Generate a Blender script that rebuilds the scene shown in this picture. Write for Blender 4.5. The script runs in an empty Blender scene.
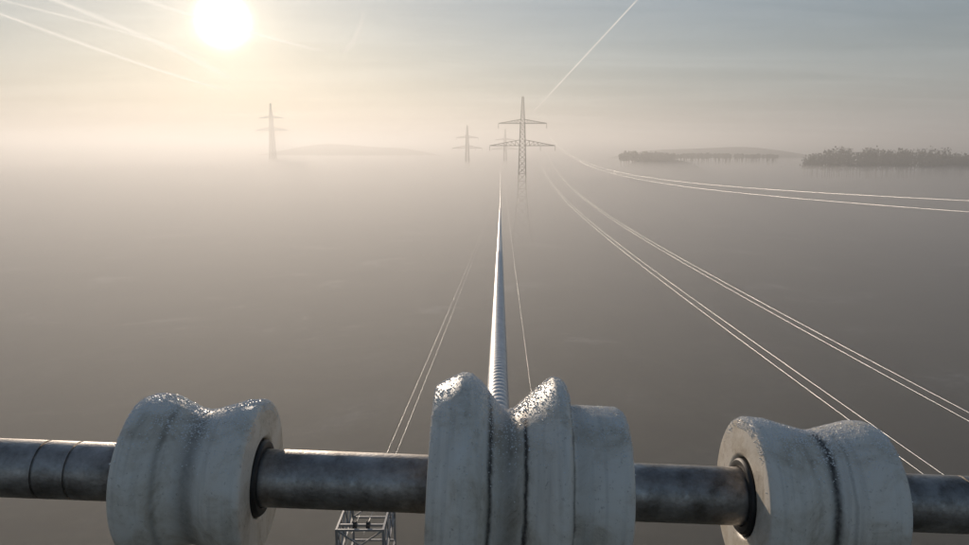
import bpy, bmesh, math, random
from mathutils import Vector, Matrix, noise
random.seed(7)
scene = bpy.context.scene
H = 50.0                      # eye height above the field

# ------------------------------------------------------------------ helpers
def new_mat(name):
    m = bpy.data.materials.new(name); m.use_nodes = True
    nt = m.node_tree; nt.nodes.clear()
    out = nt.nodes.new('ShaderNodeOutputMaterial')
    return m, nt, out
def N(nt, t, **kw):
    n = nt.nodes.new(t)
    for k, v in kw.items():
        if k in n.inputs: n.inputs[k].default_value = v
        else: setattr(n, k, v)
    return n
def L(nt, a, b): nt.links.new(a, b)
def ramp(nt, fac, stops):
    r = nt.nodes.new('ShaderNodeValToRGB')
    while len(r.color_ramp.elements) < len(stops): r.color_ramp.elements.new(0.5)
    for e, (p, c) in zip(r.color_ramp.elements, stops):
        e.position = p; e.color = c if len(c) == 4 else (*c, 1)
    L(nt, fac, r.inputs['Fac']); return r
def math_n(nt, op, a, b=None, c=None):
    n = nt.nodes.new('ShaderNodeMath'); n.operation = op
    for i, v in enumerate((a, b, c)):
        if v is None: continue
        if isinstance(v, (int, float)): n.inputs[i].default_value = v
        else: L(nt, v, n.inputs[i])
    return n.outputs[0]
def vscale(nt, col, fac):
    n = nt.nodes.new('ShaderNodeVectorMath'); n.operation = 'SCALE'
    if isinstance(col, tuple): n.inputs[0].default_value = col
    else: L(nt, col, n.inputs[0])
    if isinstance(fac, (int, float)): n.inputs['Scale'].default_value = fac
    else: L(nt, fac, n.inputs['Scale'])
    return n.outputs[0]
def vadd(nt, a, b):
    n = nt.nodes.new('ShaderNodeVectorMath'); n.operation = 'ADD'
    for i, q in enumerate((a, b)):
        if isinstance(q, tuple): n.inputs[i].default_value = q
        else: L(nt, q, n.inputs[i])
    return n.outputs[0]
def obj_from(name, verts, faces, mat=None, smooth=False, parent=None):
    me = bpy.data.meshes.new(name); me.from_pydata(verts, [], faces); me.update()
    if smooth: me.polygons.foreach_set('use_smooth', [True]*len(me.polygons))
    o = bpy.data.objects.new(name, me); scene.collection.objects.link(o)
    if mat: me.materials.append(mat)
    if parent: o.parent = parent
    return o

# ------------------------------------------------------------------ sun / sky
SAZ, SEL = math.radians(-18.9), math.radians(9.0)
sd = Vector((math.sin(SAZ)*math.cos(SEL), math.cos(SAZ)*math.cos(SEL), math.sin(SEL)))
w = bpy.data.worlds.new("World"); scene.world = w; w.use_nodes = True
try:
    w.cycles.sampling_method = 'MANUAL'; w.cycles.sample_map_resolution = 1024
except Exception: pass
nt = w.node_tree; nt.nodes.clear()
out = nt.nodes.new('ShaderNodeOutputWorld')
bg = nt.nodes.new('ShaderNodeBackground')
sky = nt.nodes.new('ShaderNodeTexSky'); sky.sky_type = 'NISHITA'; sky.sun_disc = False
sky.sun_elevation = SEL; sky.sun_rotation = SAZ; sky.air_density = 1.2; sky.dust_density = 0.25; sky.ozone_density = 3.5
bg.inputs['Strength'].default_value = 0.09
tc = nt.nodes.new('ShaderNodeTexCoord')
nrm = nt.nodes.new('ShaderNodeVectorMath'); nrm.operation = 'NORMALIZE'; L(nt, tc.outputs['Generated'], nrm.inputs[0])
dp = nt.nodes.new('ShaderNodeVectorMath'); dp.operation = 'DOT_PRODUCT'
L(nt, nrm.outputs[0], dp.inputs[0]); dp.inputs[1].default_value = sd
dpos = math_n(nt, 'MAXIMUM', dp.outputs['Value'], 0.0)
sx = nt.nodes.new('ShaderNodeSeparateXYZ'); L(nt, nrm.outputs[0], sx.inputs[0])
zpos = math_n(nt, 'MAXIMUM', sx.outputs['Z'], 0.0)
# horizon haze mixed over the clear sky by elevation, warmer and brighter towards the sun
hz = math_n(nt, 'MULTIPLY', math_n(nt, 'EXPONENT', math_n(nt, 'MULTIPLY', zpos, -5.0)), .93)
warm = math_n(nt, 'POWER', dpos, 11.0)
hazec = vadd(nt, (3.3, 3.4, 3.65), vscale(nt, (2.8, 1.9, 1.0), warm))
mxw = nt.nodes.new('ShaderNodeMix'); mxw.data_type = 'RGBA'
L(nt, hz, mxw.inputs['Factor']); L(nt, vscale(nt, sky.outputs[0], .9), mxw.inputs['A']); L(nt, hazec, mxw.inputs['B'])
# aureole lobes
l1 = math_n(nt, 'MULTIPLY', math_n(nt, 'POWER', dpos, 7500.0), 260.0)
l2 = math_n(nt, 'MULTIPLY', math_n(nt, 'POWER', dpos, 600.0), 3.8)
l3 = math_n(nt, 'MULTIPLY', math_n(nt, 'POWER', dpos, 80.0), 1.5)
lobes = math_n(nt, 'ADD', math_n(nt, 'ADD', l1, l2), l3)
lc = vscale(nt, (1.0, .83, .60), lobes)
# thin cirrus on a high plane
zz = math_n(nt, 'ADD', zpos, 0.06)
cx = nt.nodes.new('ShaderNodeCombineXYZ')
L(nt, math_n(nt, 'DIVIDE', sx.outputs['X'], zz), cx.inputs[0]); L(nt, math_n(nt, 'DIVIDE', sx.outputs['Y'], zz), cx.inputs[1])
mp = nt.nodes.new('ShaderNodeMapping'); mp.inputs['Rotation'].default_value = (0, 0, .5); mp.inputs['Scale'].default_value = (.35, 1.1, 1)
L(nt, cx.outputs[0], mp.inputs[0])
cn = N(nt, 'ShaderNodeTexNoise', Scale=1.1, Detail=5.0, Roughness=.55, Distortion=.6); L(nt, mp.outputs[0], cn.inputs['Vector'])
cr = ramp(nt, cn.outputs['Fac'], [(.40, (0, 0, 0)), (.75, (1, 1, 1))])
cs = vscale(nt, (1.0, .99, .97), math_n(nt, 'MULTIPLY', cr.outputs[0], 1.1))
L(nt, vadd(nt, vadd(nt, mxw.outputs['Result'], lc), cs), bg.inputs['Color']); L(nt, bg.outputs[0], out.inputs['Surface'])

ld = bpy.data.lights.new("sun", 'SUN'); ld.energy = 3.4; ld.angle = math.radians(.5); ld.color = (1, .83, .66)
lo = bpy.data.objects.new("sun", ld); scene.collection.objects.link(lo)
lo.rotation_euler = sd.to_track_quat('Z', 'Y').to_euler(); lo.location = (-30, 60, 90)

# ------------------------------------------------------------------ materials
def metal(name, col, rough, metallic=1.0, nscale=40, bump=.1):
    m, nt, out = new_mat(name)
    p = N(nt, 'ShaderNodeBsdfPrincipled', Metallic=metallic, Roughness=rough)
    t = nt.nodes.new('ShaderNodeTexCoord')
    n = N(nt, 'ShaderNodeTexNoise', Scale=nscale, Detail=5.0); L(nt, t.outputs['Object'], n.inputs['Vector'])
    r = ramp(nt, n.outputs['Fac'], [(.3, tuple(c*.75 for c in col)), (.7, col)])
    L(nt, r.outputs[0], p.inputs['Base Color']); L(nt, p.outputs[0], out.inputs[0]); return m
m_pylon = metal("galvanised_lattice_steel", (.13, .13, .13), .6, .3, .5)
m_wire = metal("aluminium_conductor", (.7, .7, .7), .4, 1.0, 2)
m_cage = metal("trolley_aluminium", (.4, .4, .4), .45, .7, 8)

# shaft: dull turned steel with smears
m_shaft, nt, out = new_mat("weathered_turned_steel")
p = N(nt, 'ShaderNodeBsdfPrincipled', Metallic=.9)
t = nt.nodes.new('ShaderNodeTexCoord')
n1 = N(nt, 'ShaderNodeTexNoise', Scale=38.0, Detail=8.0, Roughness=.7); L(nt, t.outputs['Object'], n1.inputs['Vector'])
n2 = N(nt, 'ShaderNodeTexNoise', Scale=420.0, Detail=4.0); L(nt, t.outputs['Object'], n2.inputs['Vector'])
r = ramp(nt, n1.outputs['Fac'], [(.3, (.14, .12, .10)), (.52, (.40, .37, .34)), (.72, (.66, .63, .59))])
L(nt, r.outputs[0], p.inputs['Base Color'])
r2 = ramp(nt, n2.outputs['Fac'], [(.3, (.32, .32, .32)), (.7, (.6, .6, .6))]); L(nt, r2.outputs[0], p.inputs['Roughness'])
b = N(nt, 'ShaderNodeBump', Strength=.35, Distance=.0006); L(nt, n2.outputs['Fac'], b.inputs['Height']); L(nt, b.outputs[0], p.inputs['Normal'])
L(nt, p.outputs[0], out.inputs[0])

# nylon rollers
def roller_mat(name, bands):
    m, nt, out = new_mat(name)
    p = N(nt, 'ShaderNodeBsdfPrincipled', Roughness=.42)
    t = nt.nodes.new('ShaderNodeTexCoord')
    big = N(nt, 'ShaderNodeTexNoise', Scale=30.0, Detail=8.0, Roughness=.7, Distortion=.6); L(nt, t.outputs['Object'], big.inputs['Vector'])
    fine = N(nt, 'ShaderNodeTexNoise', Scale=330.0, Detail=5.0, Roughness=.7); L(nt, t.outputs['Object'], fine.inputs['Vector'])
    base = ramp(nt, big.outputs['Fac'], [(.30, (.48, .39, .29)), (.42, (.74, .66, .54)), (.52, (.88, .81, .70)), (.7, (.92, .87, .78))])
    # circumferential rub streaks: noise stretched round the axle
    mpn = nt.nodes.new('ShaderNodeMapping'); mpn.inputs['Scale'].default_value = (220, 14, 14); L(nt, t.outputs['Object'], mpn.inputs[0])
    st = N(nt, 'ShaderNodeTexNoise', Scale=1.0, Detail=4.0); L(nt, mpn.outputs[0], st.inputs['Vector'])
    s = nt.nodes.new('ShaderNodeSeparateXYZ'); L(nt, t.outputs['Object'], s.inputs[0])
    dirt = None
    wob = math_n(nt, 'MULTIPLY', math_n(nt, 'SUBTRACT', big.outputs['Fac'], .5), .006)
    xw = math_n(nt, 'ADD', s.outputs['X'], wob)
    for (c, wd, a) in bands:
        d = math_n(nt, 'DIVIDE', math_n(nt, 'ABSOLUTE', math_n(nt, 'SUBTRACT', xw, c)), wd)
        g = math_n(nt, 'MULTIPLY', math_n(nt, 'EXPONENT', math_n(nt, 'MULTIPLY', math_n(nt, 'MULTIPLY', d, d), -1.0)), a)
        dirt = g if dirt is None else math_n(nt, 'MAXIMUM', dirt, g)
    stf = ramp(nt, st.outputs['Fac'], [(.5, (0, 0, 0)), (.85, (.32, .32, .32))])
    tot = math_n(nt, 'MAXIMUM', math_n(nt, 'MULTIPLY', dirt, math_n(nt, 'ADD', fine.outputs['Fac'], .45)), stf.outputs[0])
    mx = nt.nodes.new('ShaderNodeMix'); mx.data_type = 'RGBA'; mx.clamp_factor = True
    L(nt, tot, mx.inputs['Factor']); L(nt, base.outputs[0], mx.inputs['A']); mx.inputs['B'].default_value = (.08, .07, .06, 1)
    sp = ramp(nt, fine.outputs['Fac'], [(.31, (.35, .31, .27)), (.41, (1, 1, 1))])
    m2 = nt.nodes.new('ShaderNodeMix'); m2.data_type = 'RGBA'; m2.blend_type = 'MULTIPLY'; m2.inputs['Factor'].default_value = .5
    L(nt, mx.outputs['Result'], m2.inputs['A']); L(nt, sp.outputs[0], m2.inputs['B'])
    L(nt, m2.outputs['Result'], p.inputs['Base Color'])
    hh = math_n(nt, 'ADD', math_n(nt, 'MULTIPLY', big.outputs['Fac'], 2.0), fine.outputs['Fac'])
    b = N(nt, 'ShaderNodeBump', Strength=.38, Distance=.0006); L(nt, hh, b.inputs['Height']); L(nt, b.outputs[0], p.inputs['Normal'])
    L(nt, p.outputs[0], out.inputs[0]); return m
m_dew, nt, out = new_mat("frozen_dew")
p = N(nt, 'ShaderNodeBsdfPrincipled', Roughness=.1, IOR=1.33); p.inputs['Base Color'].default_value = (.9, .88, .85, 1)
L(nt, p.outputs[0], out.inputs[0])
m_rubber, nt, out = new_mat("bearing_seal_rubber")
p = N(nt, 'ShaderNodeBsdfPrincipled', Roughness=.5); p.inputs['Base Color'].default_value = (.018, .017, .016, 1); L(nt, p.outputs[0], out.inputs[0])

# ------------------------------------------------------------------ shaft + rollers (axis frame)
DEPTH = .413
axis_c = Vector((0, DEPTH, H-.199))
TILT = Matrix.Rotation(math.radians(2.35), 4, 'Y')     # axle drops to the right
def on_axis(x): return Matrix.Translation(axis_c) @ TILT @ Matrix.Translation((x, 0, 0))

def smooth_profile(pts, rad=.0012, seg=3):
    res = [pts[0]]
    for i in range(1, len(pts)-1):
        a, b_, c = Vector(pts[i-1]), Vector(pts[i]), Vector(pts[i+1])
        d1, d2 = (a-b_), (c-b_)
        r = min(rad, d1.length*.45, d2.length*.45)
        p0, p2 = b_+d1.normalized()*r, b_+d2.normalized()*r
        for k in range(seg+1):
            u = k/seg
            res.append(tuple((1-u)**2*p0 + 2*u*(1-u)*b_ + u*u*p2))
    res.append(pts[-1]); return res
def lathe(name, prof, mat, seg=160, wob=0.0, parent=None, seedv=0):
    v, f = [], []
    n = len(prof)
    for j in range(seg):
        a = 2*math.pi*j/seg
        for (x, r) in prof:
            rr = r*(1+wob*noise.noise(Vector((x*60+seedv, math.cos(a)*2.2, math.sin(a)*2.2))))
            v.append((x, rr*math.cos(a), rr*math.sin(a)))
    for j in range(seg):
        k = (j+1) % seg
        for i in range(n-1):
            f.append((j*n+i, j*n+i+1, k*n+i+1, k*n+i))
    return obj_from(name, v, f, mat, True, parent)

sp = [(-.62, 0), (-.62, .017)]
for gx in (-.262, -.243, .287, .300):
    sp += [(gx-.0009, .017), (gx-.0007, .0158), (gx+.0007, .0158), (gx+.0009, .017)]
sp += [(.62, .017), (.62, 0)]
shaft = lathe("steel_shaft", sp, m_shaft, 96)
shaft.matrix_world = on_axis(0)
shaft.modifiers.new("es", 'EDGE_SPLIT').split_angle = math.radians(40)

def dew(parent, prof, n, seedv):
    rnd = random.Random(seedv)
    tmp = bmesh.new(); bmesh.ops.create_icosphere(tmp, subdivisions=1, radius=1)
    tv = [vv.co.copy() for vv in tmp.verts]; tf = [[q.index for q in ff.verts] for ff in tmp.faces]; tmp.free()
    v, f = [], []
    segs = [(Vector(prof[i]), Vector(prof[i+1])) for i in range(len(prof)-1) if min(prof[i][1], prof[i+1][1]) > .034]
    wts = [(b_-a).length for a, b_ in segs]
    for _ in range(n):
        a, b_ = rnd.choices(segs, wts)[0]
        q = a.lerp(b_, rnd.random())
        ang = math.radians(rnd.gauss(84, 24))      # from +Y(away) through +Z(top)
        pos = Vector((q.x, q.y*math.cos(ang), q.y*math.sin(ang)))
        if noise.noise(pos*70+Vector((seedv, 0, 0))) < -.18 and rnd.random() < .65: continue
        r = rnd.uniform(.00018, .00055)*(1.4 if rnd.random() < .12 else 1)
        o0 = len(v); sxx = rnd.uniform(.8, 1.3)
        for c in tv: v.append((pos.x+c.x*r*sxx, pos.y+c.y*r, pos.z+c.z*r*.8))
        for q_ in tf: f.append([i+o0 for i in q_])
    return obj_from("frozen_dew", v, f, m_dew, True, parent)

def roller(x0, prof, bands, name, seedv, nd):
    e = bpy.data.objects.new(name, None); scene.collection.objects.link(e)
    e.matrix_world = on_axis(x0)
    xa, xb = prof[0][0], prof[-1][0]
    full = [(xa+.012, .0195), (xa+.008, .0225), (xa+.0015, .0232), (xa, .0250)] + prof + [(xb, .0250), (xb-.0015, .0232), (xb-.008, .0225), (xb-.012, .0195)]
    body = lathe("nylon_body", smooth_profile(full), roller_mat(name+"_nylon", bands), 180, .006, e, seedv)
    body.modifiers.new("es", 'EDGE_SPLIT').split_angle = math.radians(50)
    for s_, xx in ((1, xa), (-1, xb)):
        seal = lathe("bearing_seal", smooth_profile([(xx+s_*.010, .0171), (xx-s_*.0010, .0171), (xx-s_*.0018, .0180), (xx-s_*.0016, .0212), (xx-s_*.0002, .0224), (xx+s_*.007, .0224)], .0004), m_rubber, 72, 0, e)
    dew(e, prof, nd, seedv)
    return e
side = [(-.0355, .040), (-.0355, .0455), (-.030, .0475), (-.022, .0470), (-.006, .0400), (.000, .0388), (.006, .0395), (.024, .0455), (.033, .0462), (.0355, .0445), (.0355, .040)]
roller(-.1685, side, [(.004, .006, .6), (-.013, .0018, .4)], "cable_roller", 11, 6500)
cen = [(-.058, .048), (-.058, .0585), (-.054, .0612), (-.046, .0655), (-.042, .0672), (-.037, .0668), (-.034, .0645), (-.031, .0625), (-.018, .0470), (-.014, .0455), (-.010, .0470), (.0085, .0640), (.0125, .0668), (.0165, .0660), (.0195, .0630), (.0200, .0530), (.0225, .0498), (.028, .0500), (.051, .0497), (.0545, .0475), (.0545, .040)]
roller(.0265, cen, [(-.0250, .0016, 1.0), (-.0055, .0013, 1.1), (.0200, .0013, 1.0), (-.014, .006, .45)], "cable_roller", 23, 10000)
side2 = [(-.039, .040), (-.039, .0455), (-.036, .0472), (-.026, .0465), (-.006, .0415), (-.001, .0405), (.004, .0405), (.009, .0420), (.028, .0472), (.035, .0470), (.039, .0450), (.039, .040)]
roller(.1935, side2, [(.0005, .0032, 1.0), (.010, .0012, .35)], "cable_roller", 37, 6500)

# ------------------------------------------------------------------ earth wire with spiral armour rods, pressed down under the centre roller
def cab(d): return Vector((-.0023+.0215*d, d, H-(.227+.065*d-.000246*d*d)))
rad = .0128; seg = 40
v, f = [], []
ds = []; d = -1.2
while d < 14: ds.append(d); d += .0018 if .5 < d < 3.0 else (.012 if -.1 < d < 6 else .05)
for i, d in enumerate(ds):
    c = cab(d)
    amp = .17 if .5 < d < 3.0 else .0
    for k in range(seg):
        a = 2*math.pi*k/seg
        r = rad*(1-amp+amp*math.sqrt(abs(math.cos(a + d*200)))) if amp else rad*.96
        v.append((c.x+r*math.cos(a), c.y, c.z+r*math.sin(a)))
for i in range(len(ds)-1):
    for k in range(seg):
        k2 = (k+1) % seg
        f.append((i*seg+k, i*seg+k2, (i+1)*seg+k2, (i+1)*seg+k))
cable = obj_from("stranded_earth_wire", v, f, metal("stranded_aluminium", (.8, .79, .78), .5, .6, 90), True)

def tube_pts(pts, r, verts, faces, sides=6):
    o0 = len(verts)
    for i, p_ in enumerate(pts):
        for k in range(sides):
            a = 2*math.pi*k/sides
            verts.append((p_.x+r*math.cos(a), p_.y, p_.z+r*math.sin(a)))
    for i in range(len(pts)-1):
        for k in range(sides):
            k2 = (k+1) % sides
            faces.append((o0+i*sides+k, o0+i*sides+k2, o0+(i+1)*sides+k2, o0+(i+1)*sides+k))
def span(fn, d0, d1, n): return [fn(d0+(d1-d0)*i/n) for i in range(n+1)]
v, f = [], []
tube_pts(span(cab, 13.5, 388, 160), .006, v, f)
obj_from("far_run", v, f, m_wire, True, cable)

def conductor(name, X0, mx, h0, s, k, sep, dz=0.0, r=.009, dmin=-60, dmax=386):
    v, f = [], []
    for sg in ((-1, 1) if sep or dz else (0,)):
        fn = lambda d: Vector((X0+mx*d+sg*sep/2, d, H-(h0+s*d-k*d*d)+sg*dz/2))
        tube_pts(span(fn, dmin, dmax, 220), r, v, f, 8)
    if sep or dz:
        for d in (130, 190, 250, 310):      # bundle spacers
            a = Vector((X0+mx*d-sep/2, d, H-(h0+s*d-k*d*d)-dz/2)); b_ = a+Vector((sep, 0, dz))
            o0 = len(v)
            for q in (a, b_):
                for (yy, zz_) in ((-.03, -.03), (.03, -.03), (.03, .03), (-.03, .03)): v.append((q.x, q.y+yy, q.z+zz_))
            f += [(o0, o0+1, o0+5, o0+4), (o0+1, o0+2, o0+6, o0+5), (o0+2, o0+3, o0+7, o0+6), (o0+3, o0, o0+4, o0+7)]
    return obj_from(name, v, f, m_wire, True)
conductor("power_conductor", 9.0, .046, 6.3, .042, .000149, .42, r=.008)
conductor("power_conductor", 12.0, .052, 6.3, .042, .000149, .42, r=.008)
conductor("power_conductor", 19.0, .030, .95, .050, .000215, .1, .45)
conductor("power_conductor", -2.65, .0305, 6.3, .042, .000149, .22, r=.003)
conductor("power_conductor", .91, .0225, 6.6, .022, .00010, 0, r=.003)

# ------------------------------------------------------------------ pylons
def beam(p, q, t, v, f):
    p, q = Vector(p), Vector(q); d = (q-p)
    if d.length < 1e-5: return
    d.normalize(); up = Vector((0, 0, 1)) if abs(d.z) < .9 else Vector((0, 1, 0))
    a = d.cross(up).normalized()*t/2; b_ = d.cross(a).normalized()*t/2
    o0 = len(v)
    for c in (p, q):
        for s1, s2 in ((-1, -1), (1, -1), (1, 1), (-1, 1)): v.append(tuple(c+a*s1+b_*s2))
    f += [(o0, o0+1, o0+5, o0+4), (o0+1, o0+2, o0+6, o0+5), (o0+2, o0+3, o0+7, o0+6), (o0+3, o0, o0+4, o0+7), (o0+3, o0+2, o0+1, o0), (o0+4, o0+5, o0+6, o0+7)]
def build_pylon(Ht=77.5, z1=64.0, w1=12.6, z2=52.5, w2=17.2):
    v, f = [], []
    def half(z):
        if z > z1: return 1.15-(z-z1)/(Ht-z1)*.75
        if z > z2: return 1.5-(z-z2)/(z1-z2)*.35
        if z > 30: return 2.1-(z-30)/(z2-30)*.6
        return 5.0-(z/30)*2.9
    zs = [0, 8, 15, 21, 26, 30, 34, 38, 41.5, 45, 48, 50.5, 52.5, 54.8, 57.2, 59.6, 62, 64, 66, 68.2, 70.4, 72.4, 74.4, 76, Ht]
    cs = [(-1, -1), (1, -1), (1, 1), (-1, 1)]
    for a, b_ in zip(zs, zs[1:]):
        ha, hb = half(a), half(b_)
        for i in range(4):
            c, c2 = cs[i], cs[(i+1) % 4]
            beam((c[0]*ha, c[1]*ha, a), (c[0]*hb, c[1]*hb, b_), .38 if a < z1 else .28, v, f)
            beam((c[0]*ha, c[1]*ha, a), (c2[0]*hb, c2[1]*hb, b_), .18, v, f)
            beam((c2[0]*ha, c2[1]*ha, a), (c[0]*hb, c[1]*hb, b_), .18, v, f)
            beam((c[0]*hb, c[1]*hb, b_), (c2[0]*hb, c2[1]*hb, b_), .16, v, f)
    ins = []
    for z, wd, th in ((z1, w1, 2.0), (z2, w2, 3.0)):
        for sx_ in (-1, 1):
            n = 7
            for s in (-1, 1):
                h = half(z)
                tip = Vector((sx_*wd, 0, z))
                lo0 = Vector((sx_*h, s*h, z)); up0 = Vector((sx_*half(z+th), s*half(z+th), z+th))
                beam(lo0, tip, .34, v, f); beam(up0, tip, .3, v, f)
                for i in range(n):
                    u0, u1 = i/n, (i+1)/n
                    if i < n-1: beam(lo0.lerp(tip, u0), up0.lerp(tip, u1), .14, v, f)
                    beam(up0.lerp(tip, u0), lo0.lerp(tip, u0), .14, v, f)
                    lo1 = Vector((sx_*h, -s*h, z))
                    beam(lo0.lerp(tip, u0), lo1.lerp(tip, u1), .12, v, f)
        for x in ((-wd, -wd*.55, wd*.55, wd) if z == z2 else (-wd, wd)):
            ins.append((x, 0, z))
    for (x, y, z) in ins:
        for k in range(12):
            z0 = z-.3-k*.2
            beam((x, y, z0), (x, y, z0-.08), .34, v, f); beam((x, y, z0-.08), (x, y, z0-.2), .1, v, f)
    for i in range(4):
        c = cs[i]; beam((c[0]*5, c[1]*5, -1), (c[0]*5, c[1]*5, .5), 1.2, v, f)
    me = bpy.data.meshes.new("lattice_pylon"); me.from_pydata(v, [], f); me.materials.append(m_pylon); me.update(); return me
pm = build_pylon()
for (x, y, z, s, rz) in ((19.9, 390, 0, 1, 0), (25, 900, 0, .98, .1), (-19, 820, 0, 1.0, .3), (-297, 1040, 0, 1.48, -.25), (25, -45, -27, 1, 0)):
    o = bpy.data.objects.new("lattice_pylon", pm); scene.collection.objects.link(o)
    o.location = (x, y, z); o.scale = (s, s, s); o.rotation_euler = (0, 0, rz)

# ------------------------------------------------------------------ maintenance cart on the lower bundle
e = bpy.data.objects.new("maintenance_cart", None); scene.collection.objects.link(e)
e.location = (-2.24, 13.0, H-6.82)
v, f = [], []
for x in (-.42, .42):
    for y in (-.8, .8):
        beam((x, y, -1.5), (x, y, .12), .04, v, f)
    for z in (-1.5, -1.0, -.5, .1):
        beam((x, -.8, z), (x, .8, z), .035, v, f)
    for k in range(4):
        beam((x, -.8+k*.4, -.5), (x, -.4+k*.4, .1), .022, v, f); beam((x, -.4+k*.4, -.5), (x, -.8+k*.4, .1), .022, v, f)
        beam((x, -.8+k*.4, -1.5), (x, -.4+k*.4, -1.0), .022, v, f)
for y in (-.8, -.4, 0, .4, .8):
    beam((-.42, y, -1.5), (.42, y, -1.5), .035, v, f)
    if y in (-.8, .8):
        for z in (-1.0, -.5, .1): beam((-.42, y, z), (.42, y, z), .035, v, f)
        beam((-.42, y, -.5), (.42, y, .1), .025, v, f); beam((.42, y, -.5), (-.42, y, .1), .025, v, f)
obj_from("cage_frame", v, f, m_cage, False, e)
v, f = [], []
for k in range(9): beam((-.4+k*.1, -.78, -1.47), (-.4+k*.1, .78, -1.47), .05, v, f)
obj_from("floor_slats", v, f, m_cage, False, e)
for x in (-.12, .12):
    for y in (-.6, .6):
        wl = lathe("running_wheel", [(-.03, .01), (-.03, .075), (-.02, .078), (0, .055), (.02, .078), (.03, .075), (.03, .01)], m_rubber, 32, 0, e)
        wl.location = (x, y, .09)
v, f = [], []
for y in (-.6, .6): beam((-.42, y, .09), (.42, y, .09), .04, v, f)
beam((-.3, -.2, -.95), (.3, -.2, -.95), .12, v, f); beam((-.25, .3, -1.3), (.25, .3, -1.3), .3, v, f)
obj_from("axles_and_toolbox", v, f, m_cage, False, e)

# ------------------------------------------------------------------ ground
m_g, nt, out = new_mat("field_grass")
p = N(nt, 'ShaderNodeBsdfPrincipled', Roughness=.95)
t = nt.nodes.new('ShaderNodeTexCoord')
n1 = N(nt, 'ShaderNodeTexNoise', Scale=.03, Detail=8.0, Roughness=.62, Distortion=.5); L(nt, t.outputs['Object'], n1.inputs['Vector'])
n2 = N(nt, 'ShaderNodeTexNoise', Scale=.5, Detail=6.0); L(nt, t.outputs['Object'], n2.inputs['Vector'])
r = ramp(nt, n1.outputs['Fac'], [(.35, (.03, .036, .018)), (.5, (.08, .085, .04)), (.60, (.16, .15, .10)), (.66, (.5, .48, .42))])
m2 = nt.nodes.new('ShaderNodeMix'); m2.data_type = 'RGBA'; m2.blend_type = 'MULTIPLY'; m2.inputs['Factor'].default_value = .7
r2 = ramp(nt, n2.outputs['Fac'], [(.35, (.4, .4, .4)), (.65, (1, 1, 1))])
L(nt, r.outputs[0], m2.inputs['A']); L(nt, r2.outputs[0], m2.inputs['B']); L(nt, m2.outputs['Result'], p.inputs['Base Color']); L(nt, p.outputs[0], out.inputs[0])
S = 60000
obj_from("ground", [(-S, -S, 0), (S, -S, 0), (S, S, 0), (-S, S, 0)], [(0, 1, 2, 3)], m_g)

# ------------------------------------------------------------------ hills and tree belts
m_hill, nt, out = new_mat("hill_fields")
p = N(nt, 'ShaderNodeBsdfPrincipled', Roughness=.95)
t = nt.nodes.new('ShaderNodeTexCoord'); n1 = N(nt, 'ShaderNodeTexNoise', Scale=.01, Detail=6.0); L(nt, t.outputs['Object'], n1.inputs['Vector'])
r = ramp(nt, n1.outputs['Fac'], [(.35, (.05, .055, .035)), (.65, (.12, .115, .07))]); L(nt, r.outputs[0], p.inputs['Base Color']); L(nt, p.outputs[0], out.inputs[0])
def hill(name, cx_, cy, rx, ry, h, seedv):
    v, f = [], []; n, m = 64, 20
    for j in range(m+1):
        for i in range(n+1):
            a, b_ = -1+2*i/n, -1+2*j/m
            x, y = cx_+a*rx, cy+b_*ry
            rr = min(1, math.sqrt(a*a+b_*b_))
            z = h*(.5+.5*math.cos(math.pi*rr))**.5*(1+.10*noise.noise(Vector((a*3+seedv, b_*2, 0)))) - .5
            v.append((x, y, z))
    for j in range(m):
        for i in range(n):
            q = j*(n+1)+i; f.append((q, q+1, q+n+2, q+n+1))
    return obj_from(name, v, f, m_hill, True)
hill("hill", -370, 2000, 420, 300, 66, 1)
hill("hill", 620, 700, 420, 130, 41, 2)
hill("hill", 400, 1300, 380, 200, 55, 3)
hill("hill", 190, 800, 90, 60, 44, 4)

m_leaf, nt, out = new_mat("tree_foliage")
p = N(nt, 'ShaderNodeBsdfPrincipled', Roughness=.8)
gi = nt.nodes.new('ShaderNodeNewGeometry'); n1 = N(nt, 'ShaderNodeTexNoise', Scale=.25, Detail=3.0); L(nt, gi.outputs['Position'], n1.inputs['Vector'])
r = ramp(nt, n1.outputs['Fac'], [(.35, (.02, .025, .014)), (.65, (.06, .065, .03))]); L(nt, r.outputs[0], p.inputs['Base Color']); L(nt, p.outputs[0], out.inputs[0])
def treebelt(x0, x1, y0, y1, n, base, hmin, hmax, seedv, taper=0.0):
    rnd = random.Random(seedv); v, f = [], []
    for _ in range(n):
        u = rnd.random(); x = x0+(x1-x0)*u; y = rnd.uniform(y0, y1)
        env = .8+.5*noise.noise(Vector((x*.018, seedv, 0)))+.25*noise.noise(Vector((x*.07, seedv, 3)))-taper*min(1, max(0, u-.12)*4)
        edge = min(1, 8*u+.35, 8*(1-u)+.35)
        h = rnd.uniform(hmin, hmax)*max(.35, env)*edge+2
        beam((x, y, base-8), (x, y, base+h*.8), .4, v, f)
        for k in range(100):
            th, ph = rnd.uniform(0, 6.283), rnd.uniform(-1, 1)
            rr = rnd.random()**.4
            cr_ = h*.42
            q = Vector((x+cr_*rr*math.cos(th)*math.sqrt(1-ph*ph), y+cr_*rr*math.sin(th)*math.sqrt(1-ph*ph), base+h*.38+h*.60*rr*ph))
            s = rnd.uniform(.4, 1.0); o0 = len(v)
            n_ = Vector((rnd.gauss(0, 1), rnd.gauss(0, 1), rnd.gauss(0, 1))).normalized(); a = n_.orthogonal().normalized()*s; b_ = n_.cross(a)
            v += [tuple(q-a), tuple(q+b_*.8), tuple(q+a), tuple(q-b_*.9)]; f.append((o0, o0+1, o0+2, o0+3))
    return obj_from("distant_trees", v, f, m_leaf)
treebelt(252, 700, 560, 600, 420, 37, 15, 21, 5, .4)
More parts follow.
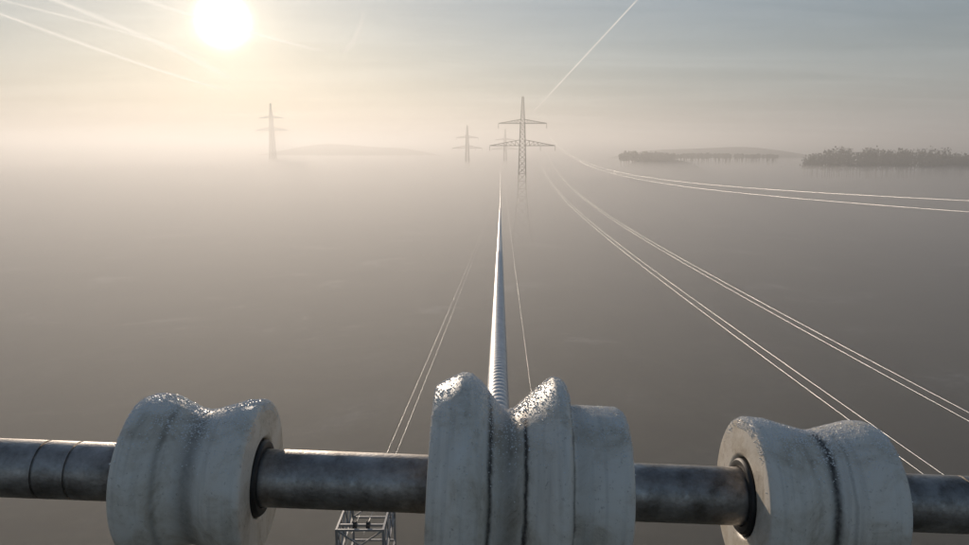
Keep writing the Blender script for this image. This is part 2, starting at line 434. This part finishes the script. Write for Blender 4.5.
treebelt(138, 196, 745, 770, 60, 41, 5, 9, 6)
treebelt(190, 330, 820, 850, 120, 42, 2, 4, 8)

# ------------------------------------------------------------------ fog: stacked homogeneous layers of real volume
def fog(name, top, dens, col, g, grow):
    m, nt, out = new_mat(name+"_volume")
    s = N(nt, 'ShaderNodeVolumeScatter', Density=dens, Anisotropy=g); s.inputs['Color'].default_value = (*col, 1)
    L(nt, s.outputs[0], out.inputs['Volume'])
    X, Y0, Y1 = 5000+grow, -700-grow, 7000+grow
    v = [(-X, Y0, -2-grow*.01), (X, Y0, -2-grow*.01), (X, Y1, -2-grow*.01), (-X, Y1, -2-grow*.01), (-X, Y0, top), (X, Y0, top), (X, Y1, top), (-X, Y1, top)]
    return obj_from(name, v, [(3, 2, 1, 0), (4, 5, 6, 7), (0, 1, 5, 4), (1, 2, 6, 5), (2, 3, 7, 6), (3, 0, 4, 7)], m)
fog("fog", 39, .0048, (1, .99, .97), .48, 20)
fog("fog", 85, .0014, (1, .99, .97), .48, 60)

# ------------------------------------------------------------------ contrails, 3 km up
def skypos(az, el, alt=3000):
    a, e_ = math.radians(az), math.radians(el); d = alt/math.tan(e_)
    return Vector((math.sin(a)*d, math.cos(a)*d, alt))
def contrail(a, b_, w0, w1, strength, alpha, curve=0):
    m, nt, out = new_mat("contrail_glow")
    tcn = nt.nodes.new('ShaderNodeTexCoord'); s = nt.nodes.new('ShaderNodeSeparateXYZ'); L(nt, tcn.outputs['UV'], s.inputs[0])
    d = math_n(nt, 'ABSOLUTE', math_n(nt, 'MULTIPLY_ADD', s.outputs['Y'], 2.0, -1.0))
    prof = math_n(nt, 'POWER', math_n(nt, 'SUBTRACT', 1.0, d), 1.6)
    mpn = nt.nodes.new('ShaderNodeMapping'); mpn.inputs['Scale'].default_value = (14, 1.5, 1); L(nt, tcn.outputs['UV'], mpn.inputs[0])
    n1 = N(nt, 'ShaderNodeTexNoise', Scale=1.0, Detail=5.0); L(nt, mpn.outputs[0], n1.inputs['Vector'])
    endf = math_n(nt, 'MINIMUM', math_n(nt, 'MULTIPLY', math_n(nt, 'SUBTRACT', 1.0, s.outputs['X']), 4.0), math_n(nt, 'MULTIPLY', s.outputs['X'], 30.0))
    endf = math_n(nt, 'MINIMUM', endf, 1.0)
    al = math_n(nt, 'MULTIPLY', math_n(nt, 'MULTIPLY', prof, endf), math_n(nt, 'MULTIPLY', math_n(nt, 'ADD', n1.outputs['Fac'], .2), alpha))
    tr = nt.nodes.new('ShaderNodeBsdfTransparent'); em = N(nt, 'ShaderNodeEmission', Strength=strength); em.inputs[0].default_value = (1, .93, .84, 1)  # emission stands in for sunlight scattered forward through the trail
    mx = nt.nodes.new('ShaderNodeMixShader'); L(nt, al, mx.inputs[0]); L(nt, tr.outputs[0], mx.inputs[1]); L(nt, em.outputs[0], mx.inputs[2]); L(nt, mx.outputs[0], out.inputs[0])
    p0, p1 = skypos(*a), skypos(*b_); n = 40; v, f = [], []
    dr = (p1-p0).normalized(); sd_ = Vector((-dr.y, dr.x, 0))
    for i in range(n+1):
        u = i/n; c = p0.lerp(p1, u)+sd_*curve*math.sin(math.pi*u); wd = w0+(w1-w0)*u
        v += [tuple(c-sd_*wd/2), tuple(c+sd_*wd/2)]
    for i in range(n): f.append((2*i, 2*i+1, 2*i+3, 2*i+2))
    o = obj_from("contrail", v, f, m)
    uv = o.data.uv_layers.new(name="UVMap")
    for pl in o.data.polygons:
        for li in pl.loop_indices:
            vi = o.data.loops[li].vertex_index; uv.data[li].uv = ((vi//2)/n, vi % 2)
    return o
contrail((12.2, 11.9), (3.4, 2.6), 70, 260, .85, 1.3)
contrail((-33.5, 9.0), (-18.5, 4.2), 280, 800, 1.1, .75, 300)
contrail((-30.5, 10.2), (-18.4, 5.0), 420, 900, 1.1, .65, -300)
contrail((-25.5, 10.6), (-11.5, 7.2), 420, 520, 1.1, .7, 200)
contrail((-34, 9.8), (-20.0, 6.6), 300, 550, 1.1, .55, -200)
contrail((-10.6, 7.2), (-9.0, 10.4), 420, 180, .8, .5, 150)

# ------------------------------------------------------------------ camera
cd = bpy.data.cameras.new("camera"); cam = bpy.data.objects.new("camera", cd); scene.collection.objects.link(cam)
cam.location = (0, 0, H); cam.rotation_euler = (math.radians(90-9.46), 0, 0)
cd.sensor_width = 36; cd.lens = 27.2; cd.clip_start = .02; cd.clip_end = 150000
scene.camera = cam
scene.view_settings.view_transform = 'Standard'; scene.view_settings.look = 'None'; scene.view_settings.exposure = 0
